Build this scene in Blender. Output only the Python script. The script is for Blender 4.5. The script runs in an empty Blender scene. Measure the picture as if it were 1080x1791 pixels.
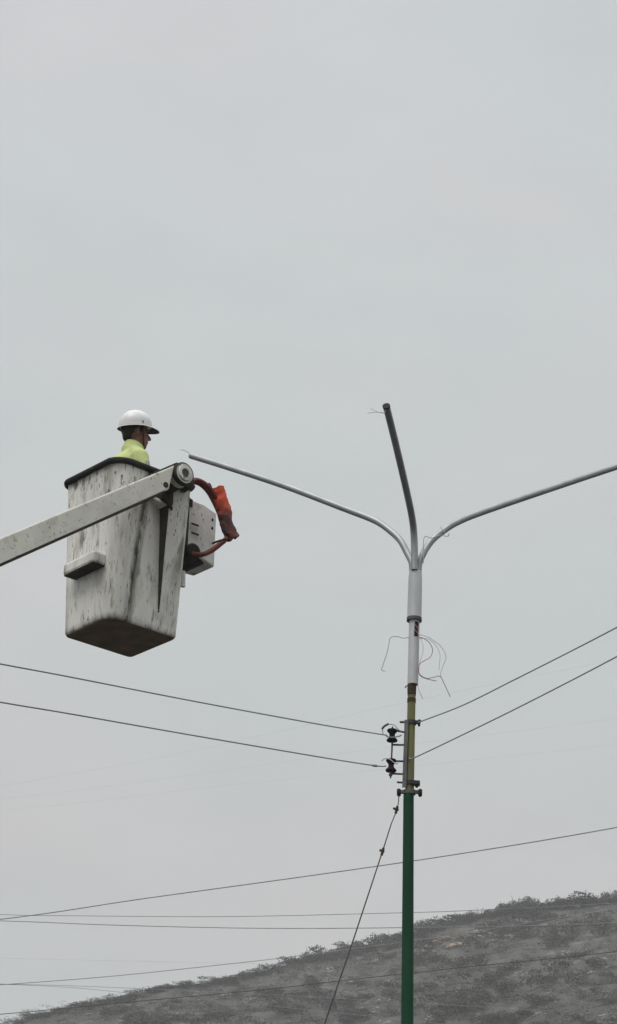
import bpy, math, random
import numpy as np
from mathutils import Vector, Matrix, noise
from math import radians, sin, cos, pi, tan, atan2, sqrt
S = bpy.context.scene
COL = S.collection
rng = random.Random(7)
nrg = np.random.default_rng(7)

# ------------------------------------------------------------------ camera
F, PITCH, ROLL = 3800.0, radians(24.9), radians(1.6)
CAM = np.array([0.0, 0.0, 1.6])
_f = np.array([0, cos(PITCH), sin(PITCH)]); _u = np.array([0, -sin(PITCH), cos(PITCH)]); _r = np.array([1.0, 0, 0])
FW, RT, UP = _f, _r * cos(ROLL) + _u * sin(ROLL), _u * cos(ROLL) - _r * sin(ROLL)
cam = bpy.data.objects.new('camera', bpy.data.cameras.new('camera')); COL.objects.link(cam)
cam.data.sensor_fit = 'VERTICAL'; cam.data.sensor_height = 24; cam.data.lens = 24 * F / 1791
cam.data.clip_end = 9000; cam.data.clip_start = 0.1
cam.matrix_world = Matrix(((RT[0], UP[0], -FW[0], CAM[0]), (RT[1], UP[1], -FW[1], CAM[1]), (RT[2], UP[2], -FW[2], CAM[2]), (0, 0, 0, 1)))
S.camera = cam

# ------------------------------------------------------------------ sky and sun
SUN_EL, SUN_AZ = radians(58), radians(215)      # azimuth clockwise from +Y: behind the camera, to the left
W = bpy.data.worlds.new('World'); S.world = W; W.use_nodes = True
nt = W.node_tree; nt.nodes.clear(); N = nt.nodes.new; L = nt.links.new
out = N('ShaderNodeOutputWorld'); bg = N('ShaderNodeBackground'); bg.inputs[1].default_value = 0.1
sky = N('ShaderNodeTexSky'); sky.sky_type = 'NISHITA'; sky.sun_disc = False
sky.sun_elevation = SUN_EL; sky.sun_rotation = SUN_AZ
tc = N('ShaderNodeTexCoord'); sep = N('ShaderNodeSeparateXYZ'); L(tc.outputs['Generated'], sep.inputs[0])
ramp = N('ShaderNodeValToRGB'); L(sep.outputs[2], ramp.inputs[0])
els = ramp.color_ramp.elements
def lin(c): return tuple((v / 255 / 12.92 if v / 255 <= .04045 else ((v / 255 + .055) / 1.055) ** 2.4) for v in c)
def grey(*c, k=1.0): return tuple(v * k for v in lin(c)) + (1,)
els[0].position = 0.0; els[0].color = grey(195, 194, 194)
els[1].position = 1.0; els[1].color = grey(250, 251, 252, k=2.1)
for p, c in ((.22, (199, 198, 198)), (.36, (203, 204, 204)), (.50, (205, 208, 209)), (.64, (207, 210, 212))):
    e = els.new(p); e.color = grey(*c)
def noisetex(scale, detail, vec, rough=.5):
    n = N('ShaderNodeTexNoise'); n.inputs['Scale'].default_value = scale; n.inputs['Detail'].default_value = detail
    n.inputs['Roughness'].default_value = rough; L(vec, n.inputs['Vector']); return n
mp = N('ShaderNodeMapping'); mp.inputs['Scale'].default_value = (1, 1, 2.4); L(tc.outputs['Generated'], mp.inputs[0])
n1 = noisetex(4.0, 3, mp.outputs[0]); n2 = noisetex(11.0, 4, mp.outputs[0])
tint = N('ShaderNodeValToRGB'); L(n1.outputs['Fac'], tint.inputs[0])
tint.color_ramp.elements[0].position = .36; tint.color_ramp.elements[0].color = (.945, .985, .98, 1)
tint.color_ramp.elements[1].position = .66; tint.color_ramp.elements[1].color = (1.02, 1.0, 1.005, 1)
mul = N('ShaderNodeMix'); mul.data_type = 'RGBA'; mul.blend_type = 'MULTIPLY'; mul.inputs[0].default_value = 1
L(ramp.outputs[0], mul.inputs[6]); L(tint.outputs[0], mul.inputs[7])
br = N('ShaderNodeMapRange'); L(n2.outputs['Fac'], br.inputs[0])
br.inputs[1].default_value = .3; br.inputs[2].default_value = .7; br.inputs[3].default_value = 10 * .976; br.inputs[4].default_value = 10 * 1.018
sc = N('ShaderNodeVectorMath'); sc.operation = 'SCALE'; L(mul.outputs[2], sc.inputs[0]); L(br.outputs[0], sc.inputs[3])
mix = N('ShaderNodeMix'); mix.data_type = 'RGBA'; mix.inputs[0].default_value = .97
L(sky.outputs[0], mix.inputs[6]); L(sc.outputs[0], mix.inputs[7])
L(mix.outputs[2], bg.inputs[0]); L(bg.outputs[0], out.inputs[0])
sl = bpy.data.lights.new('sun', 'SUN'); sl.energy = 1.5; sl.angle = radians(25); sl.color = (1, .97, .93)
sun = bpy.data.objects.new('sun', sl); COL.objects.link(sun)
sd = Vector((sin(SUN_AZ) * cos(SUN_EL), cos(SUN_AZ) * cos(SUN_EL), sin(SUN_EL)))
sun.rotation_euler = sd.to_track_quat('Z', 'Y').to_euler(); sun.location = (-30, -40, 60)
S.view_settings.view_transform = 'Standard'; S.view_settings.look = 'None'
S.view_settings.exposure = 0; S.view_settings.gamma = 1

# ------------------------------------------------------------------ helpers
def ray(px, py): return FW + RT * (px - 540) / F - UP * (py - 895.5) / F
def at(px, py, depth): return CAM + ray(px, py) * depth               # depth along the lens axis, metres
def hit(px, py, O, n):
    d = ray(px, py); return CAM + d * (((O - CAM) @ n) / (d @ n))
def proj(p):
    d = np.asarray(p, float) - CAM; return 540 + F * (d @ RT) / (d @ FW), 895.5 - F * (d @ UP) / (d @ FW)

class MB:
    """collects shapes and links them as ONE mesh object"""
    def __init__(s): s.v = []; s.f = []; s.n = 0
    def add(s, v, f):
        s.v += [tuple(map(float, p)) for p in v]; s.f += [tuple(i + s.n for i in q) for q in f]; s.n += len(v)
    def hexa(s, p):                                                    # 8 corners: bottom loop, top loop
        s.add(p, [(3, 2, 1, 0), (4, 5, 6, 7), (0, 1, 5, 4), (1, 2, 6, 5), (2, 3, 7, 6), (3, 0, 4, 7)])
    def box(s, a, b, M=None):
        x0, y0, z0 = a; x1, y1, z1 = b
        p = [(x0, y0, z0), (x1, y0, z0), (x1, y1, z0), (x0, y1, z0), (x0, y0, z1), (x1, y0, z1), (x1, y1, z1), (x0, y1, z1)]
        if M is not None: p = [tuple(M @ Vector(q)) for q in p]
        s.hexa(p)
    def loft(s, rings, caps=True):
        n = len(rings[0]); v = [p for r in rings for p in r]; f = []
        for i in range(len(rings) - 1):
            for j in range(n):
                k = (j + 1) % n; f.append((i * n + j, i * n + k, (i + 1) * n + k, (i + 1) * n + j))
        if caps: f.append(tuple(range(n - 1, -1, -1))); f.append(tuple(range((len(rings) - 1) * n, len(rings) * n)))
        s.add(v, f)
    def tube(s, pts, r, n=10, caps=True, flat=1.0):
        pts = [np.asarray(p, float) for p in pts]; m = len(pts)
        rr = r if hasattr(r, '__len__') else [r] * m
        rings = []; prev = None
        for i in range(m):
            t = pts[min(i + 1, m - 1)] - pts[max(i - 1, 0)]; t = t / (np.linalg.norm(t) + 1e-12)
            if prev is None:
                a = np.array([0, 0, 1.0]) if abs(t[2]) < .9 else np.array([1.0, 0, 0])
            else: a = prev
            a = a - t * (a @ t); a /= np.linalg.norm(a); prev = a; b = np.cross(t, a)
            rings.append([pts[i] + rr[i] * (a * cos(2 * pi * k / n) + flat * b * sin(2 * pi * k / n)) for k in range(n)])
        s.loft(rings, caps)
    def lathe(s, prof, c=(0, 0, 0), axis=(0, 0, 1), n=20, caps=True):
        c = np.asarray(c, float); t = np.asarray(axis, float); t = t / np.linalg.norm(t)
        a = np.array([0, 0, 1.0]) if abs(t[2]) < .9 else np.array([1.0, 0, 0])
        a = a - t * (a @ t); a /= np.linalg.norm(a); b = np.cross(t, a)
        s.loft([[c + t * h + r * (a * cos(2 * pi * k / n) + b * sin(2 * pi * k / n)) for k in range(n)] for r, h in prof], caps)
    def ell(s, c, r, M=None, nu=16, nv=10):
        rings = []
        for i in range(nv + 1):
            th = pi * (i + .001) / (nv + .002); ring = []
            for k in range(nu):
                ph = 2 * pi * k / nu
                p = Vector((r[0] * sin(th) * cos(ph), r[1] * sin(th) * sin(ph), -r[2] * cos(th)))
                if M is not None: p = M @ p
                ring.append((c[0] + p[0], c[1] + p[1], c[2] + p[2]))
            rings.append(ring)
        s.loft(rings)
    def build(s, name, mat, parent=None, smooth=False, bevel=0, off=None, angle=35):
        me = bpy.data.meshes.new(name); v = s.v
        if off is not None: v = [(p[0] - off[0], p[1] - off[1], p[2] - off[2]) for p in v]
        me.from_pydata(v, [], s.f); me.validate(); me.materials.append(mat)
        o = bpy.data.objects.new(name, me); COL.objects.link(o)
        if parent: o.parent = parent
        if smooth:
            me.polygons.foreach_set('use_smooth', [True] * len(me.polygons))
            if hasattr(me, 'set_sharp_from_angle'): me.set_sharp_from_angle(angle=radians(angle))
        if bevel:
            b = o.modifiers.new('bevel', 'BEVEL'); b.width = bevel; b.segments = 2; b.limit_method = 'ANGLE'; b.angle_limit = radians(40)
        return o

def tag(o, label=None, cat=None, group=None, kind=None):
    for k, v in (('label', label), ('category', cat), ('group', group), ('kind', kind)):
        if v: o[k] = v
    return o
def empty(name, loc, M=None):
    o = bpy.data.objects.new(name, None); COL.objects.link(o); o.empty_display_size = .3
    if M is not None: o.matrix_world = M
    else: o.location = tuple(map(float, loc))
    return o
def catmull(pts, sub=8):
    P = [np.asarray(p, float) for p in pts]; P = [2 * P[0] - P[1]] + P + [2 * P[-1] - P[-2]]; o = []
    for i in range(1, len(P) - 2):
        a, b, c, d = P[i - 1:i + 3]
        for k in range(sub):
            t = k / sub; o.append(.5 * (2 * b + (c - a) * t + (2 * a - 5 * b + 4 * c - d) * t * t + (3 * b - a - 3 * c + d) * t ** 3))
    o.append(P[-2]); return o

# ------------------------------------------------------------------ materials
def mat(name, col, rough=.6, metal=0.0, var=.12, scale=6.0, col2=None, bump=0.0, stretch=(1, 1, 1), spec=.4, hi=.7, lo=.3):
    m = bpy.data.materials.new(name); m.use_nodes = True; t = m.node_tree; b = t.nodes['Principled BSDF']
    b.inputs['Roughness'].default_value = rough; b.inputs['Metallic'].default_value = metal
    b.inputs['Specular IOR Level'].default_value = spec
    c = t.nodes.new('ShaderNodeTexCoord'); mp = t.nodes.new('ShaderNodeMapping'); mp.inputs['Scale'].default_value = stretch
    n = t.nodes.new('ShaderNodeTexNoise'); n.inputs['Scale'].default_value = scale; n.inputs['Detail'].default_value = 6
    r = t.nodes.new('ShaderNodeValToRGB')
    col2 = col2 or tuple(v * (1 - 2 * var) for v in col)
    r.color_ramp.elements[0].position = lo; r.color_ramp.elements[0].color = tuple(col2) + (1,)
    r.color_ramp.elements[1].position = hi; r.color_ramp.elements[1].color = tuple(col) + (1,)
    t.links.new(c.outputs['Object'], mp.inputs[0]); t.links.new(mp.outputs[0], n.inputs['Vector'])
    t.links.new(n.outputs['Fac'], r.inputs[0]); t.links.new(r.outputs[0], b.inputs['Base Color'])
    if bump:
        bp = t.nodes.new('ShaderNodeBump'); bp.inputs['Strength'].default_value = bump; bp.inputs['Distance'].default_value = .02 if name.startswith('lime') else .01
        t.links.new(n.outputs['Fac'], bp.inputs['Height']); t.links.new(bp.outputs[0], b.inputs['Normal'])
    m['ramp'] = r.name
    return m
def layer(m, col, scale, lo, hi, stretch=(1, 1, 1), detail=5, rough=.6, offset=(0, 0, 0), mask=None):
    """one more wear layer over a material's colour: noise above lo..hi; mask = node output multiplied in"""
    t = m.node_tree; b = t.nodes['Principled BSDF']; src = b.inputs['Base Color'].links[0].from_socket
    c = t.nodes.new('ShaderNodeTexCoord'); mp = t.nodes.new('ShaderNodeMapping'); mp.inputs['Scale'].default_value = stretch
    mp.inputs['Location'].default_value = offset
    n = t.nodes.new('ShaderNodeTexNoise'); n.inputs['Scale'].default_value = scale; n.inputs['Detail'].default_value = detail; n.inputs['Roughness'].default_value = rough
    r = t.nodes.new('ShaderNodeMapRange'); r.inputs[1].default_value = lo; r.inputs[2].default_value = hi
    t.links.new(c.outputs['Object'], mp.inputs[0]); t.links.new(mp.outputs[0], n.inputs['Vector']); t.links.new(n.outputs['Fac'], r.inputs[0])
    fac = r.outputs[0]
    if mask is not None:
        q = t.nodes.new('ShaderNodeMath'); q.operation = 'MULTIPLY'; t.links.new(fac, q.inputs[0]); t.links.new(mask, q.inputs[1]); fac = q.outputs[0]
    x = t.nodes.new('ShaderNodeMix'); x.data_type = 'RGBA'; x.inputs[7].default_value = tuple(col) + (1,)
    t.links.new(fac, x.inputs[0]); t.links.new(src, x.inputs[6]); t.links.new(x.outputs[2], b.inputs['Base Color'])
def band_mask(m, axis_expr, centre, width):
    """soft mask round axis_expr . p = centre in object coordinates (a worn streak with a place of its own)"""
    t = m.node_tree; c = t.nodes.new('ShaderNodeTexCoord'); d = t.nodes.new('ShaderNodeVectorMath'); d.operation = 'DOT_PRODUCT'
    d.inputs[1].default_value = axis_expr; t.links.new(c.outputs['Object'], d.inputs[0])
    s = t.nodes.new('ShaderNodeMath'); s.operation = 'SUBTRACT'; s.inputs[1].default_value = centre; t.links.new(d.outputs['Value'], s.inputs[0])
    a = t.nodes.new('ShaderNodeMath'); a.operation = 'ABSOLUTE'; t.links.new(s.outputs[0], a.inputs[0])
    r = t.nodes.new('ShaderNodeMapRange'); r.inputs[1].default_value = 0; r.inputs[2].default_value = width; r.inputs[3].default_value = 1; r.inputs[4].default_value = 0
    t.links.new(a.outputs[0], r.inputs[0]); return r.outputs[0]

M = {}
M['bucket'] = mat('dirty white fibreglass', (.80, .785, .73), .55, var=.12, scale=3.5, stretch=(1, 1, .35), bump=.08)
layer(M['bucket'], (.52, .505, .45), 9, .52, .72, (1, 1, .22))
layer(M['bucket'], (.33, .315, .27), 34, .56, .70, (1, 1, .16), offset=(3, 1, 0))
layer(M['bucket'], (.24, .225, .19), 7, .58, .66, (1, 1, .45), offset=(4, 9, 6), detail=8)
layer(M['bucket'], (.075, .07, .055), 60, .625, .68, (1, 1, .22), offset=(9, 4, 2))
layer(M['bucket'], (.05, .045, .035), 30, .36, .50, (1, 1, .12), offset=(5, 2, 7), mask=band_mask(M['bucket'], (1.0, 0, -.085), .158, .050))
layer(M['bucket'], (.022, .020, .016), 24, .50, .54, (1, 1, .30), offset=(8, 2, 3), mask=band_mask(M['bucket'], (1.0, 0, -.085), .150, .028), detail=8)
layer(M['bucket'], (.30, .285, .24), 3.2, .52, .68, (1, 1, .3), offset=(7, 7, 7))
layer(M['bucket'], (.030, .028, .024), 48, .60, .66, (1, 1, .30), offset=(1, 6, 2), mask=band_mask(M['bucket'], (0, 0, 1), 1.05, .40))
layer(M['bucket'], (.16, .15, .12), 12, .42, .64, (1, 1, .3), offset=(1, 8, 3), mask=band_mask(M['bucket'], (0, 0, 1), 0.0, .05))
layer(M['bucket'], (.12, .115, .10), 30, .56, .66, (1, 1, .4), offset=(2, 8, 3), mask=band_mask(M['bucket'], (0, 0, 1), 1.12, .16))
M['boom'] = mat('worn cream boom paint', (.72, .71, .635), .5, var=.11, scale=2.2, bump=.05)
layer(M['boom'], (.33, .30, .20), 11, .60, .72, offset=(6, 1, 3)); layer(M['boom'], (.05, .045, .035), 46, .64, .69, offset=(1, 1, 8))
layer(M['boom'], (.52, .51, .44), 6, .50, .70)
layer(M['boom'], (.16, .15, .12), 22, .62, .70, offset=(2, 5, 0))
M['underside'] = mat('brown grime', (.23, .165, .10), .85, var=.25, scale=8, bump=.2)
M['grime'] = mat('dark grease and shade', (.05, .043, .034), .7, spec=.15, var=.25, scale=12, bump=.1)  # greasy parts, and the block that stands in for shadow under the boom
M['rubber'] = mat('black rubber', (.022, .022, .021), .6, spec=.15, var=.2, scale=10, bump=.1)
M['rim'] = mat('scuffed dark rim', (.028, .027, .024), .7, var=.2, scale=10, bump=.2, spec=.15); layer(M['rim'], (.16, .15, .125), 18, .60, .68, (1, 1, .6))
M['hose'] = mat('red hose', (.24, .042, .030), .5, var=.3, scale=9)
M['sleeve'] = mat('orange hose sleeve', (.72, .105, .045), .8, var=.2, scale=14, bump=.3)
M['toolbox'] = mat('scuffed white box', (.70, .69, .65), .55, var=.1, scale=5, bump=.05)
layer(M['toolbox'], (.10, .09, .075), 20, .62, .70, (1, 1, .6)); layer(M['toolbox'], (.38, .36, .32), 8, .5, .7)
M['green'] = mat('green pole paint', (.011, .066, .032), .6, var=.15, scale=5, stretch=(1, 1, .2), spec=.08)
layer(M['green'], (.024, .046, .030), 9, .45, .75, (1, 1, .15))
M['olive'] = mat('yellowed old pole paint', (.175, .170, .052), .65, var=.2, scale=9, stretch=(1, 1, .12), col2=(.080, .086, .045))
layer(M['olive'], (.11, .115, .10), 16, .55, .75, (1, 1, .1))
M['galv'] = mat('galvanised steel', (.38, .39, .395), .54, .9, var=.1, scale=7, bump=.02)
M['galvpaint'] = mat('grey sleeve steel', (.53, .54, .55), .5, .2, var=.1, scale=6, stretch=(1, 1, .3), bump=.02)
M['rust'] = mat('rusty brown steel', (.062, .04, .022), .85, var=.3, scale=14, bump=.2)
M['steel'] = mat('weathered steel', (.095, .10, .098), .6, .4, var=.2, scale=12)
M['channel'] = mat('dull galvanised channel', (.15, .155, .15), .6, .3, var=.2, scale=12)
M['band'] = mat('dark banding steel', (.045, .045, .044), .65, .2, var=.3, scale=14)
M['black'] = mat('black porcelain', (.008, .008, .009), .7, spec=.1, var=.2, scale=10)
M['maroon'] = mat('maroon porcelain', (.020, .007, .008), .7, spec=.1, var=.2, scale=10)
M['cable'] = mat('grey aluminium cable', (.31, .31, .315), .6, .2, var=.15, scale=3)
M['cabledark'] = mat('dark cable', (.075, .075, .077), .65, var=.15, scale=3)
M['wirewhite'] = mat('white wire', (.55, .53, .54), .5, var=.08, scale=10)
M['wirepink'] = mat('faded red wire', (.42, .20, .20), .5, var=.08, scale=10)
M['wiregrey'] = mat('grey wire', (.36, .35, .36), .5, var=.08, scale=10)
M['helmet'] = mat('white helmet plastic', (.80, .79, .79), .35, var=.03, scale=8)
M['brimunder'] = mat('dark brim underside', (.03, .03, .04), .7, var=.2, scale=8)
M['skin'] = mat('skin', (.22, .10, .07), .55, var=.08, scale=20)
M['hair'] = mat('black hair', (.018, .012, .010), .7, var=.3, scale=60, bump=.3)
M['shirt'] = mat('lime high visibility cloth', (.58, .66, .27), .85, var=.10, scale=9, bump=.9)
M['strap'] = mat('brown chin strap', (.035, .018, .013), .7, var=.2, scale=20)
M['trousers'] = mat('dark blue work cloth', (.03, .04, .07), .85, var=.15, scale=9)
M['boot'] = mat('brown leather boot', (.06, .035, .02), .6, var=.2, scale=12)
M['concrete'] = mat('concrete', (.30, .29, .27), .9, var=.15, scale=6, bump=.2)

# ------------------------------------------------------------------ ground and hill
ground = MB(); nseg = 96
gr = [[(r * cos(2 * pi * k / nseg), r * sin(2 * pi * k / nseg), 0) for k in range(nseg)] for r in (.5, 10, 40, 90, 400, 1500, 3900)]
ground.loft(gr, caps=False); ground.add([(.5 * cos(2 * pi * k / nseg), .5 * sin(2 * pi * k / nseg), 0) for k in range(nseg)], [tuple(range(nseg))])
mg = mat('dusty ground', (.055, .052, .048), .95, var=.2, scale=.6, bump=.2); layer(mg, (.036, .035, .034), .15, .45, .65)
tag(ground.build('ground', mg), kind='structure')

RIDGE = [(-1500, 2250), (-600, 1980), (-200, 1872), (0, 1800), (50, 1776), (100, 1766), (150, 1755), (200, 1748), (250, 1735), (300, 1724), (350, 1720), (400, 1712),
         (450, 1700), (500, 1686), (550, 1671), (600, 1664), (640, 1658), (700, 1640), (750, 1626), (800, 1611), (840, 1602), (890, 1593),
         (950, 1586), (1000, 1583), (1040, 1577), (1080, 1573), (1250, 1548), (1500, 1520), (2200, 1500), (3200, 1600)]
_az, _te = [], []
for px, py in RIDGE:
    d = ray(px, py); _az.append(atan2(d[0], d[1])); _te.append(d[2] / sqrt(d[0] ** 2 + d[1] ** 2))
R0 = 88.0
def ridge_r(a): return 262 + 18 * sin(a * 9 + .6) + 8 * sin(a * 31)
def fbm(x, y, s): return noise.fractal(Vector((x / s, y / s, 3.1)), 1.0, 2.1, 4)
def height(x, y):
    a = atan2(x, y); r = sqrt(x * x + y * y); R = ridge_r(a)
    H = 1.6 + float(np.interp(a, _az, _te)) * R
    t = (r - R0) / (R - R0)
    if t <= 0: return t * 4.0
    env = min(1, t * 4)
    n = env * (1.1 * fbm(x, y, 22) + .45 * fbm(x + 50, y, 6)) * (1 - .75 * math.exp(-((t - 1) / .12) ** 2))
    if t <= 1: return H * (t ** 1.04) + n
    return H - (r - R) * .16 - ((r - R) / 60) ** 2 * 2 + n
rs = np.concatenate([np.linspace(82, 150, 24), np.linspace(152, 300, 120), np.linspace(306, 420, 20)]); azs = np.linspace(radians(-48), radians(48), 330)
hv = []
for r in rs:
    for a in azs:
        x, y = r * sin(a), r * cos(a); hv.append((x, y, height(x, y)))
na = len(azs); hf = [(i * na + j, i * na + j + 1, (i + 1) * na + j + 1, (i + 1) * na + j) for i in range(len(rs) - 1) for j in range(na - 1)]
hm = MB(); hm.add(hv, hf)
mh = mat('dry stony hillside soil', (.090, .080, .068), .95, var=.2, scale=.12, bump=.5, col2=(.049, .046, .041))
layer(mh, (.045, .047, .040), .33, .50, .62); layer(mh, (.16, .145, .128), .30, .60, .70, offset=(11, 3, 0)); layer(mh, (.30, .29, .275), .9, .62, .68, offset=(2, 30, 0))
layer(mh, (.04, .042, .037), 1.0, .52, .62, offset=(20, 3, 5))
tag(hm.build('hill', mh, smooth=True, angle=180), kind='structure')

def hill_at(px, py):
    """where the sight line through a pixel first meets the hillside"""
    d = ray(px, py); p = None
    for s in np.arange(120, 420, .7):
        q = CAM + d * s
        if q[2] <= height(q[0], q[1]): return q
        p = q
    return None

def shrub_mesh(name, seed, w, h, n, leaf, m, twig=6):
    g = np.random.default_rng(seed); b = MB(); lob = []
    for k in range(int(g.integers(4, 8))):
        lob.append((g.normal(0, .30) * w, g.normal(0, .30) * w, h * g.uniform(.22, .62), w * g.uniform(.20, .36), h * g.uniform(.20, .34)))
    for k in range(n):
        c = lob[int(g.integers(len(lob)))]; u = g.normal(size=3); u /= np.linalg.norm(u); q = g.uniform(.45, 1.05)
        p = np.array([c[0] + u[0] * c[3] * q, c[1] + u[1] * c[3] * q, max(.03, c[2] + u[2] * c[4] * q)])
        e1 = g.normal(size=3); e1 /= np.linalg.norm(e1); e2 = np.cross(e1, g.normal(size=3)); e2 /= np.linalg.norm(e2)
        s1 = leaf * g.uniform(.5, 1.3); s2 = s1 * g.uniform(.35, .8)
        b.add([p - e1 * s1, p - e2 * s2, p + e1 * s1, p + e2 * s2], [(0, 1, 2, 3)])
    for k in range(twig):
        a = g.uniform(0, 2 * pi); e = g.uniform(.15, .5) * w; z = h * g.uniform(.75, 1.1)
        b.tube([(0, 0, -.15), (cos(a) * e * .5, sin(a) * e * .5, z * .5), (cos(a) * e, sin(a) * e, z)], [.022, .016, .005], 4)
    me = b.build(name, m); d = me.data; bpy.data.objects.remove(me); return d
leafm = [mat('grey green scrub leaves', (.050, .060, .037), .9, var=.25, scale=1.2), mat('dull brown scrub leaves', (.070, .062, .050), .9, var=.25, scale=1.2),
         mat('dark scrub leaves', (.036, .043, .029), .9, var=.25, scale=1.2), mat('pale dry scrub leaves', (.095, .094, .084), .9, var=.2, scale=1.2)]
for q in leafm: q.use_backface_culling = False
SH = []
for k in range(12):
    SH.append(shrub_mesh('shrub', 100 + k, 1.0, .8, 620, .045, leafm[(0, 2, 0, 1, 0, 3, 2, 0, 1, 0, 1, 3)[k]], twig=(3, 2, 6, 5, 3, 8, 2, 4, 6, 3, 7, 8)[k]))
def put_shrub(k, p, w, h, label, group, cat='shrub'):
    o = bpy.data.objects.new('shrub', SH[k]); COL.objects.link(o)
    o.location = (float(p[0]), float(p[1]), height(p[0], p[1]) - .06 * h); o.scale = (w, w, h / .8); o.rotation_euler = (0, 0, rng.uniform(0, 6.28))
    return tag(o, label, cat, group)
# shrubs that break the skyline, one by one: pixel of the base, width px, height px, kind
CREST = [
    (1072, 1574, 26, 22, 1, 'dark shrub cut by the right edge of the photo, on the hill crest'),
    (1022, 1583, 62, 26, 2, 'widest bushy shrub on the crest, near the right edge of the photo'),
    (976, 1586, 24, 20, 1, 'small round very dark shrub alone on the crest, left of the widest crest shrub'),
    (931, 1590, 36, 26, 3, 'spiky brown shrub on the crest, second to the left of the widest crest shrub'),
    (903, 1596, 40, 26, 0, 'low square-topped shrub on the crest below the end of the pale wire'),
    (838, 1605, 34, 20, 8, 'sparse twiggy shrub beside the pale crest stones'),
    (805, 1612, 40, 20, 4, 'grey-green shrub on the crest just left of the pale crest stones'),
    (770, 1622, 40, 20, 7, 'low grey-green shrub on the crest, second to the right of the green pole'),
    (742, 1630, 34, 20, 10, 'brown twiggy shrub on the crest touching the right side of the green pole'),
    (676, 1651, 36, 24, 1, 'dark tapering shrub on the crest, just left of the green pole'),
    (700, 1646, 26, 20, 5, 'pale dry shrub on the crest half hidden by the green pole'),
    (580, 1675, 54, 26, 7, 'broad rounded shrub on the crest left of the stay wire'),
    (548, 1680, 36, 24, 0, 'tall grey-green shrub on the crest where a low wire meets the hill'),
    (615, 1667, 44, 18, 9, 'low shrub on the crest crossed by the stay wire'),
    (640, 1662, 36, 16, 11, 'pale low shrub on the crest just right of the stay wire'),
    (430, 1711, 26, 15, 1, 'dark dome-shaped shrub standing on the lower crest'),
    (478, 1698, 38, 14, 4, 'flat grey-green shrub on the crest right of the dark dome-shaped one'),
    (512, 1689, 24, 16, 2, 'upright grey shrub below the low wire that meets the hill'),
    (395, 1717, 30, 10, 9, 'small flat shrub on the crest left of the dark dome-shaped one'),
    (335, 1727, 34, 7, 7, 'low wide shrub on the lower crest'),
    (105, 1770, 22, 11, 1, 'small dark shrub low on the far left crest'),
    (62, 1778, 24, 10, 4, 'leftmost grey-green shrub on the crest near the lower left corner'),
    (215, 1748, 24, 12, 0, 'compact shrub where two thin wires meet the hill'),
    (275, 1733, 36, 12, 9, 'flat wide shrub on the crest left of the low wide one')]
for px, py, w, h, k, lab in CREST:
    p = hill_at(px, py + 3)
    if p is None: p = at(px, py, 250)
    s = np.linalg.norm(p - CAM) / F
    put_shrub(k, p, w * s, h * s * 1.05, lab, 'shrubs along the hill crest')
# fill shrubs along the skyline and the largest shrubs down the slope
cnt = 0
for px in range(20, 1085, 7):
    py = float(np.interp(px, [q[0] for q in RIDGE], [q[1] for q in RIDGE])); p = hill_at(px + rng.uniform(-5, 5), py + rng.uniform(3, 10))
    if p is None: continue
    s = np.linalg.norm(p - CAM) / F; w = rng.uniform(26, 52) * s * float(np.interp(px, [300, 700], [.6, 1])); put_shrub(rng.choice((0, 3, 4, 7, 8, 9, 10, 11)), p, w, w * rng.uniform(.2, .32 if px < 560 else .5), 'one of the many low grey scrub bushes filling in along the hill crest', 'low scrub along the crest')
slope = []
while len(slope) < 125:
    px = rng.uniform(150, 1085); py = rng.uniform(1590, 1800)
    rp = float(np.interp(px, [q[0] for q in RIDGE], [q[1] for q in RIDGE]))
    if py < rp + 12: continue
    p = hill_at(px, py)
    if p is not None: slope.append(p)
for p in slope:
    s = np.linalg.norm(p - CAM) / F; w = rng.uniform(24, 62) * s
    put_shrub(rng.choice((0, 0, 1, 2, 3, 4, 6, 7, 8, 9, 10, 11)), p, w, w * rng.uniform(.25, .45), 'one of the dull scrub bushes scattered over the dry hillside below the crest', 'scrub bushes on the hillside')
# the low cover that nobody could count
b = MB(); vv = []; ff = []
tv = [np.array([v.co[:] for v in SH[k].vertices]) for k in (0, 3, 4, 8, 10)]; tf = [[tuple(q.vertices) for q in SH[k].polygons] for k in (0, 3, 4, 8, 10)]
cov = {k: MB() for k in range(3)}
for i in range(7500):
    a = rng.uniform(-.17, .16); r = rng.uniform(168, 288); x, y = r * sin(a), r * cos(a)
    if r > ridge_r(a) + 3: continue
    k = rng.randrange(5); sub = tf[k][:(70 if rng.random() < .7 else 150)]; w = rng.uniform(.7, 1.8) * (1.7 if rng.random() < .25 else 1); h = min(.75, w * rng.uniform(.2, .42)); th = rng.uniform(0, 6.28); z = height(x, y)
    used = sorted({j for q in sub for j in q}); mp_ = {j: n for n, j in enumerate(used)}; V = tv[k][used]
    X = np.stack([x + w * (V[:, 0] * cos(th) - V[:, 1] * sin(th)), y + w * (V[:, 0] * sin(th) + V[:, 1] * cos(th)), z - .05 + V[:, 2] * h / .8], 1)
    cov[0 if noise.noise(Vector((x / 14, y / 9, 1))) + rng.uniform(-.35, .35) > .12 else (1 if noise.noise(Vector((x / 20, y / 12, 7))) + rng.uniform(-.3, .3) > -.1 else 2)].add(X, [tuple(mp_[j] for j in q) for q in sub])
tag(cov[0].build('scrub_cover', leafm[1]), 'low brown scrub and dry weeds covering the hillside', 'scrub', kind='stuff')
tag(cov[2].build('scrub_cover', leafm[2]), 'dark low scrub in patches over the hillside', 'scrub', kind='stuff')
tag(cov[1].build('scrub_cover', leafm[0]), 'low grey-green scrub covering the hillside', 'scrub', kind='stuff')
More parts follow.
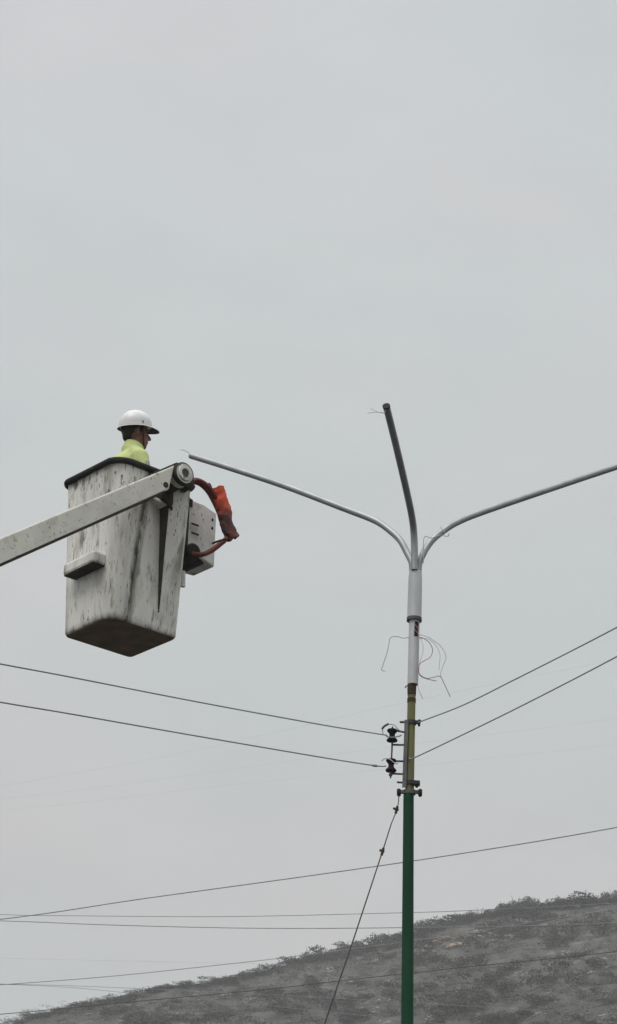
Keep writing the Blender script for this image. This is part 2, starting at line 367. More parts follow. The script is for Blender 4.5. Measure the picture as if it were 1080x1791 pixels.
# pale stones
mr = mat('pale limestone', (.44, .415, .385), .9, var=.2, scale=2, bump=.4); mr2 = mat('tan stone', (.44, .34, .25), .9, var=.2, scale=2, bump=.4)
def rock_mesh(seed, m):
    g = np.random.default_rng(seed); q = MB(); q.ell((0, 0, 0), (.5, .4, .3), nu=11, nv=7)
    vs = []
    for p in q.v:
        s = 1 + .75 * noise.noise(Vector((p[0] * 3.5 + seed, p[1] * 3.5, p[2] * 5))); vs.append((p[0] * s, p[1] * s, p[2] * s))
    q.v = vs; o = q.build('rock', m); d = o.data; bpy.data.objects.remove(o); return d
RK = [rock_mesh(3 + k, mr if k < 4 else mr2) for k in range(6)]
def put_rock(k, px, py, w, lab, group):
    p = hill_at(px, py)
    if p is None: return
    o = bpy.data.objects.new('rock', RK[k]); COL.objects.link(o); s = np.linalg.norm(p - CAM) / F * w
    o.location = (p[0], p[1], height(p[0], p[1]) + .2 * s); o.scale = (s * 1.2, s * .9, s * rng.uniform(.5, .95)); o.rotation_euler = (rng.uniform(-.3, .3), rng.uniform(-.3, .3), rng.uniform(0, 6)); tag(o, lab, 'rock', group)
for i, (px, py, w) in enumerate([(733, 1676, 12), (741, 1669, 14), (752, 1662, 16), (764, 1655, 16), (776, 1648, 13), (785, 1645, 12), (748, 1678, 10), (760, 1668, 9), (790, 1660, 14), (805, 1657, 12)]):
    put_rock(4 + i % 2, px, py, w * 1.25, 'tan stone in the bare patch just right of the green pole', 'tan stones right of the green pole')
put_rock(0, 849, 1599, 11, 'whitish boulder on the hill crest among sparse twigs', None); put_rock(2, 1032, 1705, 15, 'pinkish pale boulder low on the slope at the right', None)
put_rock(1, 1018, 1711, 11, 'pale stone just left of the pinkish boulder at the right', None); put_rock(3, 1062, 1697, 9, 'upright pale stone right of the pinkish boulder', None)
for i, (px, py, w) in enumerate([(835, 1636, 12), (848, 1633, 10), (860, 1640, 12), (890, 1640, 10), (900, 1642, 9), (866, 1648, 9), (842, 1642, 9)]):
    put_rock(i % 4, px, py, w * 1.3, 'pale stone in the broken outcrop in the middle of the slope below the crest', 'stones of the slope outcrop')
rk = random.Random(21)
for c in range(34):
    cx, cy = rk.uniform(250, 1080), rk.uniform(1640, 1795)
    if cy < float(np.interp(cx, [q[0] for q in RIDGE], [q[1] for q in RIDGE])) + 24: continue
    for i in range(rk.randint(3, 9)):
        put_rock(rk.randrange(4), cx + rk.gauss(0, 13), cy + rk.gauss(0, 3.2), rk.choice((2.5, 3, 4, 5, 7)), 'small pale stone in one of the loose scatters on the scrubby hillside', 'small stones on the hillside')

# ------------------------------------------------------------------ street light pole
PB = at(714.5, 1480, 19.0); PX, PY = PB[0], PB[1]
hh = np.array([PX, PY, 0]); hh /= np.linalg.norm(hh); rr_ = np.array([hh[1], -hh[0], 0.0])   # away from the camera / to its right
P0 = np.array([PX, PY, 0.0])
def pp(px, py, away=0.0):
    """a point of the pole's own cross plane, seen at this pixel"""
    return hit(px, py, P0 + hh * away, hh) - P0
pole = tag(empty('street_light_pole', P0), 'tall green street light pole topped by three bare grey curved arms', 'light pole')
zg = pp(715, 1391)[2]
def cone(pts, rads, n=24, caps=True):
    q = MB(); q.tube(pts, rads, n, caps); return q
q = cone([(0, 0, 0), (0, 0, 2), (0, 0, zg)], [.072, .063, .0465]); q.build('shaft', M['green'], pole, True)
bp = MB(); bp.box((-.2, -.2, .001), (.2, .2, .022))
bp.build('base_plate', M['steel'], pole, bevel=.005)
a0, a1 = pp(716.5, 1396), pp(720.8, 1200)
axis = lambda py: a0 + (a1 - a0) * ((pp(720, py)[2] - a0[2]) / (a1[2] - a0[2]))
up_ = (a1 - a0) / np.linalg.norm(a1 - a0)
q = cone([axis(1396.5), axis(1300), axis(1197)], [.0395, .037, .036]); q.build('upper_shaft', M['olive'], pole, True)
q = MB(); q.tube([axis(1196), axis(1208), axis(1216)], [.041, .040, .0385], 20); q.build('rust_collar', M['rust'], pole, True)
q = MB(); q.tube([axis(1222), axis(1229)], [.0395, .0395], 20); q.build('rust_band', M['rust'], pole, True)
e0, e1 = pp(722.4, 1197), pp(725.2, 1085); ax2 = lambda py: e0 + (e1 - e0) * ((pp(723, py)[2] - e0[2]) / (e1[2] - e0[2]))
q = MB(); q.tube([ax2(1197.5), ax2(1140), ax2(1084)], [.049, .049, .0485], 28); q.build('inner_sleeve', M['galvpaint'], pole, True)
s0, s1 = pp(725, 1083), pp(727, 1000); ax3 = lambda py: s0 + (s1 - s0) * ((pp(726, py)[2] - s0[2]) / (s1[2] - s0[2]))
q = MB(); q.tube([ax3(1083), ax3(1040), ax3(1012), ax3(1000)], [.066, .065, .0635, .058], 28); sock = q.build('socket', M['galvpaint'], pole, True)
q = MB(); q.tube([ax3(1086.5), ax3(1081)], [.0695, .0695], 28); q.build('lip', M['steel'], sock, True)
# hand hole with its wires, on the camera side of the inner sleeve
def on_cyl(c, r, ang, z, t=0.0):                                       # ang from the camera-facing side, to the right
    d = -hh * cos(ang) + rr_ * sin(ang); return c + d * (r + t) + np.array([0, 0, z])
hb = MB(); nz, nk = 6, 6; zc = [ax2(1090), ax2(1116)]
grid = [[on_cyl(zc[1] + (zc[0] - zc[1]) * i / nz, .049, radians(6 + 46 * k / nk - 6 * (1 - i / nz)), 0, .0015) for k in range(nk + 1)] for i in range(nz + 1)]
hb.add([p for g in grid for p in g], [(i * (nk + 1) + k, i * (nk + 1) + k + 1, (i + 1) * (nk + 1) + k + 1, (i + 1) * (nk + 1) + k) for i in range(nz) for k in range(nk)])
ho = hb.build('hand_hole', mat('dark opening', (.02, .012, .014), .9, var=.2), pole, True)
for j, yy in enumerate((1098, 1107)):
    w_ = MB(); w_.tube([on_cyl(ax2(yy - 2), .049, radians(5), 0, .003), on_cyl(ax2(yy + 1.5), .049, radians(24), 0, .007), on_cyl(ax2(yy + 5), .049, radians(47), 0, .003)], .005, 6)
    w_.build('hole_wire', M['wirepink'], ho, True)
# arms: the same bent pipe three times, 120 degrees apart; the one that comes forward ends short
O3 = pp(727, 985)
def rot(a): return rr_ * cos(radians(a)) + hh * sin(radians(a))
LP = [(718, 1003), (716.5, 985), (713, 968), (701, 946), (686, 931), (666, 916), (646, 906), (600, 888.5), (500, 850.5), (400, 817.5), (334, 797)]
d = rot(148); n = np.cross(d, [0, 0, 1.0]); prof = []
for p in LP:
    w = hit(p[0], p[1], P0 + O3, n) - P0 - O3; prof.append((w @ d, w[2]))
prof = [(.030, prof[0][1]), (.040, prof[1][1])] + prof[2:]
def arm(pr, dirn, rad=.0315, shift=0):
    pts = catmull([O3 + dirn * s + np.array([0, 0, z]) for s, z in pr], 6); q = MB()
    m = len(pts); n_ = 16; q.tube(pts, rad, n_, caps=False)
    k = len(q.v); t = pts[-1] - pts[-2]; t /= np.linalg.norm(t)         # wall thickness and dark bore at the open end
    ring = np.array(q.v[-n_:]); c = ring.mean(0); inner = c + (ring - c) * .9; deep = inner - t * .35
    q.add(list(ring) + list(inner) + list(deep), [(j, (j + 1) % n_, n_ + (j + 1) % n_, n_ + j) for j in range(n_)] + [(n_ + j, n_ + (j + 1) % n_, 2 * n_ + (j + 1) % n_, 2 * n_ + j) for j in range(n_)] + [tuple(2 * n_ + j for j in range(n_))])
    return q, pts
qa, ptsL = arm(prof, d); qa.build('arm', M['galv'], pole, True)
dR = rot(28); n = np.cross(dR, [0, 0, 1.0]); profR = []
for p in [(736, 1003), (738, 985), (741, 968), (746.5, 958), (758, 943), (775, 929), (800, 913.5), (850, 893.5), (1000, 842.5), (1080, 816), (1115, 804)]:
    w = hit(p[0], p[1], P0 + O3, n) - P0 - O3; profR.append((w @ dR, w[2]))
profR = [(.030, profR[0][1]), (.040, profR[1][1])] + profR[2:]
qa, ptsR = arm(profR, dR); qa.build('arm', M['galv'], pole, True)
MIDAZ, MIDL = -101.0, 1.41
dM = rot(MIDAZ)
profM = [(.045, -.09), (.045, .0), (.05, .10), (.065, .20), (.10, .30), (.17, .38), (.30, .46), (.6, .60), (1.0, .765), (MIDL, .915)]
qa, ptsM = arm(profM, dM, .0325); am = qa.build('arm', M['galv'], pole, True)
q = MB(); t_ = ptsM[-1] - ptsM[-2]; t_ /= np.linalg.norm(t_); q.tube([ptsM[-1] - t_ * .012, ptsM[-1] + t_ * .004], .0345, 20); q.build('mouth_shade', M['rubber'], am, True)  # dark disc over the open end, standing in for the shade inside the pipe
# wire ends sticking out of the arms and out of the hand hole
def loose(pts, m, r=.003, away=-.06, par=pole, name='loose_wire'):
    q = MB(); q.tube(catmull([pp(x, y, away + dz) for x, y, dz in pts], 6), r * .88, 6); return q.build(name, m, par, True)
eL = ptsL[-1]; back = float(eL @ hh)
loose([(337, 798, 0), (329, 791, 0), (322, 787.5, 0), (316, 787, 0)], M['wiregrey'], .004, back)
eM = ptsM[-1]; bm = float(eM @ hh)
loose([(676, 712, .02), (672, 722, 0), (660, 720, 0), (649, 714, 0)], M['wirewhite'], .003, bm); loose([(674, 722, .01), (660, 721, 0), (643, 722.5, 0)], M['wirewhite'], .003, bm)
loose([(741, 985, 0), (741, 950, 0), (744, 938, 0), (755, 941, 0), (770, 936, .02), (783, 938, .02), (786, 933, 0)], M['wirewhite'], .0045, .0)
loose([(779, 932, 0), (774, 926, 0), (771, 921, 0)], M['wirewhite'], .004, .0)
loose([(716, 1115, .03), (705, 1116, 0), (694, 1113, 0), (683, 1116, 0), (680, 1130, 0), (676, 1146, 0), (670, 1164, 0), (668, 1172, 0), (674, 1174, 0)], M['wiregrey'], .0036)
loose([(733, 1114, .02), (742, 1117, 0), (752, 1125, 0), (757, 1137, 0), (753, 1149, 0), (742, 1156, 0), (735, 1161, 0), (732, 1172, 0), (735, 1181, 0), (743, 1186, 0), (758, 1190, 0), (764, 1191, 0)], M['wirepink'], .004)
loose([(734, 1110, .02), (748, 1114, 0), (763, 1123, 0), (772, 1131, 0), (779, 1143, 0), (780, 1153, 0), (775, 1165, 0), (771, 1178, 0), (772, 1184, 0)], M['wirewhite'], .0036)
loose([(733, 1116, .02), (750, 1118, 0), (763, 1129, 0), (770, 1145, 0), (769, 1160, 0), (768, 1172, 0)], M['wirewhite'], .003)
loose([(733, 1166, .02), (734, 1178, 0), (745, 1186, 0), (757, 1185, 0), (770, 1183, 0), (777, 1195, 0), (784, 1210, 0), (788, 1219, 0)], M['wiregrey'], .0048)
loose([(736, 1116, .02), (740, 1128, 0), (740, 1142, 0), (735, 1156, 0), (733, 1163, .01)], M['wirewhite'], .003)
loose([(731, 1198, .04), (734, 1210, 0), (740, 1222, 0)], M['wirepink'], .0028); loose([(713, 1199, .05), (709, 1203, 0), (711, 1199, 0)], M['rust'], .004)
# insulator rack on the left of the pole
q = MB()
c0, c1 = pp(707.5, 1377, -.045), pp(711.5, 1259, -.045)
def prism(b, p0, p1, wx, wy):
    f = [];
    for p in (p0, p1):
        for sx, sy in ((-1, -1), (1, -1), (1, 1), (-1, 1)): f.append(p + rr_ * sx * wx + hh * sy * wy)
    b.hexa(f)
prism(q, c0, c1, .018, .006); prism(q, c0 - rr_ * .0155 + hh * .016, c1 - rr_ * .0155 + hh * .016, .003, .012); prism(q, c0 + rr_ * .0155 + hh * .016, c1 + rr_ * .0155 + hh * .016, .003, .012)
rack = q.build('insulator_rack', M['channel'], pole, bevel=.002)
for (x0, y0, x1, y1) in ((705, 1281, 688, 1277), (705, 1303, 685, 1302.5), (704, 1331.5, 686, 1331), (703.5, 1354, 684, 1353)):
    q = MB(); q.tube([pp(x0 + 5, y0, -.04), pp(x1, y1, -.04)], .0085, 8, flat=1.6); q.build('prong', M['steel'], rack, True)
q = MB(); q.tube([pp(687, 1271, -.04), pp(686, 1310, -.04), pp(683.5, 1361, -.04)], .0075, 10); q.tube([pp(683.7, 1353, -.04), pp(683.6, 1357, -.04)], .016, 6); q.build('rack_pin', M['steel'], rack, True)
for (x, y, m) in ((686.3, 1286.5, 'black'), (684.5, 1339, 'maroon')):
    q = MB(); q.lathe([(.020, -.056), (.046, -.054), (.050, -.046), (.044, -.034), (.030, -.022), (.025, -.008), (.025, .008), (.030, .022), (.042, .034), (.048, .046), (.042, .056), (.020, .058)], pp(x, y, -.04), up_, 20)
    q.build('spool_insulator', M[m], rack, True)['label'] = 'black spool insulator' if m == 'black' else 'maroon spool insulator'
def torus_arc(pts, r, m, par, name): q = MB(); q.tube(catmull(pts, 6), r, 6); return q.build(name, m, par, True)
torus_arc([pp(670, 1284, -.1), pp(670, 1273, -.1), pp(678, 1267, -.1), pp(690, 1268, -.1), pp(697, 1276, -.1), pp(702, 1279, -.05)], .0055, M['wirewhite'], rack, 'jumper_wire')
torus_arc([pp(668.5, 1275, -.104), pp(673, 1270, -.104), pp(680, 1265.8, -.104)], .010, M['cabledark'], rack, 'jumper_tape')
torus_arc([pp(676, 1288, -.09), pp(686, 1289.5, -.095), pp(697, 1288, -.08), pp(702, 1286, -.03)], .006, M['cable'], rack, 'tie_wire')
torus_arc([pp(668, 1331, -.08), pp(673, 1327, -.09), pp(682, 1328, -.1), pp(693, 1336, -.09), pp(697, 1333, -.06)], .005, M['wirewhite'], rack, 'tie_wire')
# pole bands
def ring(py, r, hgt, name, m, lugs, axf=axis, tilt=0.0):
    c = axf(py); q = MB(); q.lathe([(r, -hgt), (r + .007, -hgt), (r + .007, hgt), (r, hgt)], c, up_, 24, caps=False)
    for (sx, ln, hz, w) in lugs:
        a = c + rr_ * sx * (r - .002) - hh * .012; bq = c + rr_ * sx * (r + ln) - hh * .012 + np.array([0, 0, tilt * sx])
        prism2(q, a, bq, w, hz)
    return q.build(name, M[m], pole, True)
def prism2(b, p0, p1, wy, wz):
    z = np.array([0, 0, 1.0]); f = []
    for sz in (-1, 1):
        for p, sy in ((p0, -1), (p1, -1), (p1, 1), (p0, 1)): f.append(p + hh * sy * wy + z * sz * wz)
    b.hexa(f)
bd = ring(1264, .0395, .018, 'band_clamp', 'band', [(1, .045, .012, .022), (-1, .062, .006, .012)])
q = MB(); c = axis(1267) + rr_ * .072 - hh * .02; q.tube([c - hh * .05, c + hh * .05], .011, 8); q.tube([axis(1262) + rr_ * .078 - hh * .045, axis(1269) + rr_ * .066 - hh * .045], .014, 6); q.build('bolt', M['rust'], bd, True)
bd = ring(1370, .041, .017, 'band_clamp', 'band', [(1, .050, .017, .03), (-1, .072, .005, .012)], tilt=-.004)
q = MB(); c = axis(1372) + rr_ * .062; q.tube([c - hh * .06, c + hh * .05], .016, 8); q.tube([axis(1373) + rr_ * .015 - hh * .06, axis(1374) + rr_ * .075 - hh * .055], .013, 6)
q.build('bolt', M['rust'], bd, True)
bd = ring(1386, .047, .019, 'pole_clamp', 'channel', [(1, .055, .014, .016), (-1, .058, .014, .016)])
for sx in (-1, 1):
    q = MB(); c = axis(1387) + rr_ * sx * .094; q.tube([c - hh * .07, c - hh * .055, c + hh * .055], .019, 10); q.build('bolt', M['grime'], bd, True)

# stay wire with its two grips, down to a ground anchor
gw = tag(empty('stay_wire', P0), 'thin slanting stay wire from the clamp on the green pole down to the lower left', 'stay wire')
gp = [pp(698, 1390, -.05), pp(697.5, 1402, -.05), pp(695, 1416, -.05), pp(685, 1440, -.05), pp(669.5, 1489, -.05), pp(620, 1639, -.05), pp(568, 1791, -.05)]
dv = gp[-1] - gp[-2]; gp.append(gp[-1] + dv * (gp[-1][2] - .02) / (-dv[2]))
q = MB(); q.tube(gp[:4], .0045, 6); q.tube(gp[3:], [.005, .0055, .006, .0065, .0065], 8); q.build('wire', M['cabledark'], gw, True)
for x, y, L_ in ((694, 1416, .03), (669.5, 1489, .026)):
    c = pp(x, y, -.05); q = MB(); q.tube([c + rr_ * -L_ + np.array([0, 0, .012]), c + rr_ * L_ * .6 - np.array([0, 0, .004])], .011, 8); q.tube([c + np.array([.008, 0, .03]), c - np.array([.008, 0, .035])], .012, 8); q.build('wire_grip', M['rust'], gw, True)
q = MB(); g0 = gp[-1]; q.lathe([(.16, -.1), (.16, .05), (.1, .09), (.02, .1)], (g0[0], g0[1], 0), n=16); q.build('anchor', M['concrete'], gw, True)

# ------------------------------------------------------------------ overhead wires
def cable(pts, r, label, m='cable', sub=14, group=None, name='overhead_wire', cat='overhead wire', extra=None):
    """pts: (pixel x, pixel y, depth); sags between; runs on beyond both sides of the picture"""
    P = [at(*p) if not isinstance(p, np.ndarray) else p for p in pts]
    q = MB(); q.tube(catmull(P, sub), r, 6)
    if extra: extra(q, P)
    c = P[0]; o = q.build(name, M[m], None, True, off=c); o.location = tuple(map(float, c)); return tag(o, label, cat, group)
def grip(q, P): q.tube([at(652, 1338.8, 18.78), at(660, 1339.6, 18.79)], .011, 8)
ins1 = pp(677, 1286, -.095) + P0; ins2 = pp(675.5, 1340, -.095) + P0
cable([ins1, (560, 1267, 18.0), (340, 1226.5, 16.9), (120, 1183.5, 15.9), (0, 1161, 15.4), (-350, 1094, 14.0), (-1500, 840, 10.5)], .0055, 'upper wire of the pair running left from the black insulator on the pole')
cable([ins2, (655, 1339, 18.8), (560, 1324, 18.0), (340, 1286.5, 16.9), (120, 1248, 15.9), (0, 1228, 15.4), (-350, 1168, 14.0), (-1500, 920, 10.5)], .0055, 'lower wire of the pair running left from the maroon insulator on the pole', extra=grip)
r1 = axis(1267) + rr_ * .062 - hh * .05 + P0; r2 = axis(1329) - hh * .041 - rr_ * .012 + P0
cable([r1, (810, 1233.5, 18.2), (900, 1189, 17.4), (1000, 1138.5, 16.6), (1080, 1097, 16.0), (1300, 981, 14.5), (2000, 560, 11.0)], .0058, 'upper wire of the pair rising to the right from the band on the yellowed pole')
cable([r2, (728, 1324, 18.84), (810, 1285, 18.2), (900, 1241, 17.4), (1000, 1190, 16.6), (1080, 1148, 16.0), (1300, 1030, 14.5), (2000, 600, 11.0)], .0058, 'lower wire of the pair rising to the right, crossing the middle of the yellowed pole')
cable([(-400, 1648, 42), (0, 1608, 40), (250, 1572, 38.5), (540, 1532, 37), (800, 1494, 35.5), (1080, 1447, 34), (1500, 1366, 32)], .009, 'long wire rising across the photo behind the green pole, above the hill', 'cable')
cable([(-400, 1585, 60), (0, 1599.5, 56), (110, 1601.5, 55), (400, 1603, 52), (700, 1596.5, 50), (830, 1592, 49), (1100, 1578, 47), (1600, 1540, 44)], .0075, 'upper of two nearly level wires passing behind the pole above the hill', 'cable')
cable([(-400, 1600, 60), (0, 1610.5, 56), (200, 1618, 54), (450, 1623.5, 52), (700, 1622.5, 50), (1000, 1617, 48), (1600, 1590, 44)], .0095, 'lower of two nearly level wires passing behind the pole above the hill', 'cable')
cable([(-400, 1750, 60), (0, 1722.5, 62), (200, 1707, 64), (400, 1686, 66), (540, 1669.5, 68), (800, 1634, 72), (1100, 1585, 78)], .010, 'low wire rising rightward to meet the hill crest left of the stay wire', 'cable')
cable([(-300, 1715, 80), (0, 1721, 80), (120, 1724, 80), (290, 1731, 80), (500, 1741, 80), (1000, 1770, 80)], .008, 'upper of two thin wires dropping onto the lower left hillside', 'cable')
cable([(-300, 1714, 83), (0, 1721.5, 83), (120, 1727, 83), (240, 1738, 83), (500, 1762, 83), (1000, 1815, 83)], .008, 'lower of two thin wires dropping onto the lower left hillside', 'cable')
cable([(-400, 1805, 58), (0, 1774, 56), (200, 1755, 55), (450, 1732, 54), (600, 1715, 53), (800, 1693, 52), (1080, 1664, 50), (1500, 1610, 48)], .0095, 'dark wire crossing in front of the hillside low in the photo', 'cabledark')
FG = 'faint far wires high behind the pole'
cable([(-400, 1435, 150), (0, 1375, 150), (300, 1321, 150), (540, 1267, 150), (740, 1222, 150), (1080, 1153, 150), (1500, 1070, 150)], .0032, 'faint distant wire, highest of three, passing behind the hand hole wires', 'cable', group=FG)
cable([(-400, 1430, 150), (0, 1398, 150), (360, 1352, 150), (700, 1304, 150), (1080, 1257, 150), (1500, 1200, 150)], .0026, 'faint distant wire, middle of three, passing behind the insulators', 'cable', group=FG)
cable([(-400, 1440, 150), (0, 1418, 150), (360, 1378, 150), (700, 1342, 150), (1080, 1302, 150), (1500, 1250, 150)], .0026, 'faint distant wire, lowest of three, passing behind the lower pole bands', 'cable', group=FG)
cable([(-400, 1668, 150), (0, 1676, 150), (280, 1682, 150), (700, 1690, 150), (1100, 1690, 150)], .004, 'faint distant level wire just above the lower left hill crest', 'cable')

# ------------------------------------------------------------------ bucket lift
BC = at(190.6, 1076, 14.75)                                            # near bottom corner of the bucket
hb_ = np.array([BC[0], BC[1], 0]); hb_ /= np.linalg.norm(hb_); rb = np.array([hb_[1], -hb_[0], 0.0])
TH = radians(35.5); PXM = F / 14.75
u_ = rb * cos(TH) + hb_ * sin(TH); v_ = -rb * sin(TH) + hb_ * cos(TH); z_ = np.array([0, 0, 1.0])
WA, WB, HB = 147.6 / PXM + .05, 132 / PXM + .05, 1.185
tilt = radians(0.6)                                                    # the bucket hangs a touch out of plumb
zb = z_ * cos(tilt) - rb * sin(tilt)
BM = Matrix(((u_[0], v_[0], zb[0], BC[0]), (u_[1], v_[1], zb[1], BC[1]), (u_[2], v_[2], zb[2], BC[2]), (0, 0, 0, 1)))
BMi = BM.inverted()
def bl(w): return np.array((BMi @ Vector(tuple(map(float, w))))[:])     # world -> bucket frame
def bp_(px, py, v): 
    """a point of the bucket-frame plane v = const, in the bucket frame"""
    return bl(hit(px, py, BC + v_ * v, v_))
def rrect(u0, u1, v0, v1, r, rn, z, seg=5):
    """rounded rectangle; rn = radius of the corner nearest the camera"""
    o = []
    for cu, cv, q, a in ((u0, v0, rn, pi), (u1, v0, r, 1.5 * pi), (u1, v1, r, 0), (u0, v1, r, .5 * pi)):
        su = 1 if cu == u0 else -1; sv = 1 if cv == v0 else -1
        for k in range(seg + 1):
            t = a + .5 * pi * k / seg; o.append((cu + su * q + q * cos(t), cv + sv * q + q * sin(t), z))
    return o
lift_base = None
VF = -.315                                                             # near face of the boom
b_top0, b_top1 = bp_(0, 940, VF), bp_(303, 814.5, VF); b_bot0, b_bot1 = bp_(0, 989, VF), bp_(292, 857.5, VF)
bd_ = ((b_top1 - b_top0) + (b_bot1 - b_bot0)); bd_ /= np.linalg.norm(bd_)
mid0 = (b_top0 + b_bot0) / 2
LOW = 4.6                                                              # further down the boom, out of the picture
elbow_l = mid0 - bd_ * LOW
ew = np.array((BM @ Vector(tuple(elbow_l)))[:]); base = np.array([ew[0], ew[1], 0.0])
lift = tag(empty('bucket_lift', base), 'dirty white work bucket on the end of a worn cream boom', 'bucket lift')
def in_b(o):                                                           # a part modelled in the bucket frame
    o.parent = lift; Mx = BM.copy(); Mx.translation = Mx.translation - Vector(tuple(base)); o.matrix_local = Mx; return o
# hull: hollow, tapered
def hull_ring(z, inset=0.0):
    t = z / HB; e = .028 * t - .012 * (1 - t)
    return rrect(-e + inset, WA + e - inset, -e + inset, WB + e - inset, max(.02, .045 - inset), max(.02, .115 - inset), z, 6)
q = MB()
rings = [hull_ring(0.002, .018), hull_ring(0.008, .006), hull_ring(.02, 0)] + [hull_ring(z) for z in np.linspace(.06, HB, 14)] + [hull_ring(HB, .022), hull_ring(HB - .01, .022), hull_ring(.06, .022)]
q.loft(rings); hull = in_b(q.build('bucket', M['bucket'], None, True, angle=50))
q = MB(); q.loft([hull_ring(-.004, .03), hull_ring(-.001, .014), hull_ring(.0045, .0085)]); q.build('bucket_bottom', M['underside'], hull, True)
q = MB(); q.loft([hull_ring(HB - .034, -.004), hull_ring(HB - .030, -.024), hull_ring(HB - .012, -.032), hull_ring(HB + .008, -.024), hull_ring(HB + .012, .0), hull_ring(HB + .006, .03), hull_ring(HB - .03, .026)], caps=False)
q.v = [tuple(np.array(p) + .006 * np.array(noise.noise_vector(Vector(p) * 9)[:]) + .004 * np.array(noise.noise_vector(Vector(p) * 30)[:])) for p in q.v]
q.build('rim', M['rim'], hull, True, angle=60)
# step box on the left face
s0_ = bl(hit(176, 1003, BC - u_ * .02, u_)); 
e_ = -.012
def left_pt(px, py, off): return bl(hit(px, py, BC - u_ * off, u_))
pa, pb_ = left_pt(168, 962, .09), left_pt(114, 990, .09); zlo = left_pt(162, 985, .09)[2]
q = MB(); q.box((-.105, pa[1] + .0, zlo), (.004, pb_[1], pa[2])); q.build('step', M['bucket'], hull, bevel=.018)
q = MB(); q.box((-.097, pa[1] + .01, zlo - .004), (.0, pb_[1] - .01, zlo + .006)); q.build('step_underside', M['grime'], hull)  # darker sheet on the bottom of the step
# mounting upright: a wedge that stands proud at the top and dies into the hull at the bottom
ul, uw = .425, .158
q = MB(); PR = .135
ut = ul - .062
q.hexa([(ul, .016, .03), (ul + uw + .004, .016, .015), (ul + uw + .004, .03, .015), (ul, .03, .03), (ut, -PR - .02, HB - .05), (ut + uw, -PR - .02, HB - .05), (ut + uw, .0, HB - .05), (ut, .0, HB - .05)])
q.build('mounting_upright', M['bucket'], hull, bevel=.008)
q = MB(); q.hexa([(ul - .006, -.002, .14), (ul, -.002, .14), (ul, .01, .14), (ul - .006, .01, .14), (ut - .004, -PR - .008, HB - .09), (ut + .004, -PR - .008, HB - .09), (ut + .004, .0, HB - .09), (ut - .004, .0, HB - .09)])
q.build('grease_streak', M['grime'], hull)
# bracket at the head of the recess: slanting pale plate and a dark block standing in for the boom's shadow
q = MB(); q.hexa([(.24, -.05, .95), (.40, -.14, .885), (.40, .02, .885), (.24, .02, .95), (.24, -.05, .975), (.40, -.14, .91), (.40, .02, .91), (.24, .02, .975)]); q.build('bracket', M['bucket'], hull, bevel=.006)
q = MB(); q.hexa([(.31, -.135, .94), (.40, -.135, .87), (.40, -.0, .87), (.31, -.0, .94), (.31, -.135, 1.12), (.40, -.135, 1.12), (.40, -.0, 1.12), (.31, -.0, 1.12)]); q.build('boom_shade_block', M['grime'], hull, bevel=.008)
q = MB(); w0 = bp_(256.5, 806, -.03); q.box((w0[0] - .014, -.045, w0[2] - .07), (w0[0] + .014, -.03, w0[2] + .0)); q.build('lanyard_bracket', M['bucket'], hull, bevel=.004)
# boom
q = MB(); BW = .17
piv = bp_(321, 829, VF)
p_bt, p_bb = b_top0 - bd_ * LOW, b_bot0 - bd_ * LOW
def quad_ring(t, b): return [(b[0], VF, b[2]), (t[0], VF, t[2]), (t[0], VF + BW, t[2]), (b[0], VF + BW, b[2])]
tp = bp_(306, 813, VF); bt = bp_(296, 856.5, VF)
q.loft([quad_ring(p_bt, p_bb), quad_ring(b_top0, b_bot0), quad_ring(b_top1, b_bot1 + bd_ * .0), quad_ring(tp, bt)])
boom = in_b(q.build('boom', M['boom'], None, bevel=.010))
q = MB(); off = np.array([0, 0, -.004])
for ring_ in ((b_bot0 - bd_ * LOW, b_bot1 - bd_ * .03),):
    a, c = ring_; q.hexa([(a[0], VF - .006, a[2] - .012), (c[0], VF - .006, c[2] - .012), (c[0], VF + BW + .006, c[2] - .012), (a[0], VF + BW + .006, a[2] - .012), (a[0], VF - .006, a[2] + .006), (c[0], VF - .006, c[2] + .006), (c[0], VF + BW + .006, c[2] + .006), (a[0], VF + BW + .006, a[2] + .006)])
q.build('lower_flange', M['grime'], boom)
ya = np.array([0, 1.0, 0])
q = MB(); q.lathe([(.03, -.012), (.072, -.014), (.080, -.004), (.082, .05), (.082, BW + .01), (.03, BW + .02)], (piv[0], VF, piv[2]), ya, 28); pv = q.build('pivot_housing', M['boom'], boom, True)
q = MB(); q.lathe([(.074, -.0155), (.084, -.010), (.086, .02), (.083, .024)], (piv[0], VF, piv[2]), ya, 28, caps=False); q.lathe([(.083, .07), (.0865, .075), (.0865, BW + .004), (.083, BW + .01)], (piv[0], VF, piv[2]), ya, 28, caps=False); q.build('pivot_seal', M['grime'], pv, True)
q = MB(); q.lathe([(.032, -.018), (.034, -.026), (.056, -.026), (.060, -.018)], (piv[0], VF, piv[2]), ya, 28, caps=False); q.build('pivot_ring', M['toolbox'], pv, True)
q = MB(); q.lathe([(.031, -.016), (.031, -.01)], (piv[0], VF, piv[2]), ya, 20); q.build('pivot_pin', M['steel'], pv, True)
q = MB(); pq = bp_(290, 848, VF); q.lathe([(.004, -.006), (.02, -.006), (.022, .002)], (pq[0], VF, pq[2]), ya, 14); q.build('boom_bolt', M['rust'], boom, True)
q = MB(); a, c = bp_(272, 828, VF), bp_(313, 811, VF); q.tube([(a[0], VF + .02, a[2] + .004), (c[0], VF + .02, c[2] + .006)], .011, 8); q.build('boom_edge_strip', M['rubber'], boom, True)
q = MB(); a = bp_(331, 850, -.2); q.lathe([(.02, -.03), (.036, -.025), (.036, .1), (.03, .11)], (a[0] - .012, -.2, a[2]), ya, 16); q.build('pivot_motor', M['rubber'], boom, True)
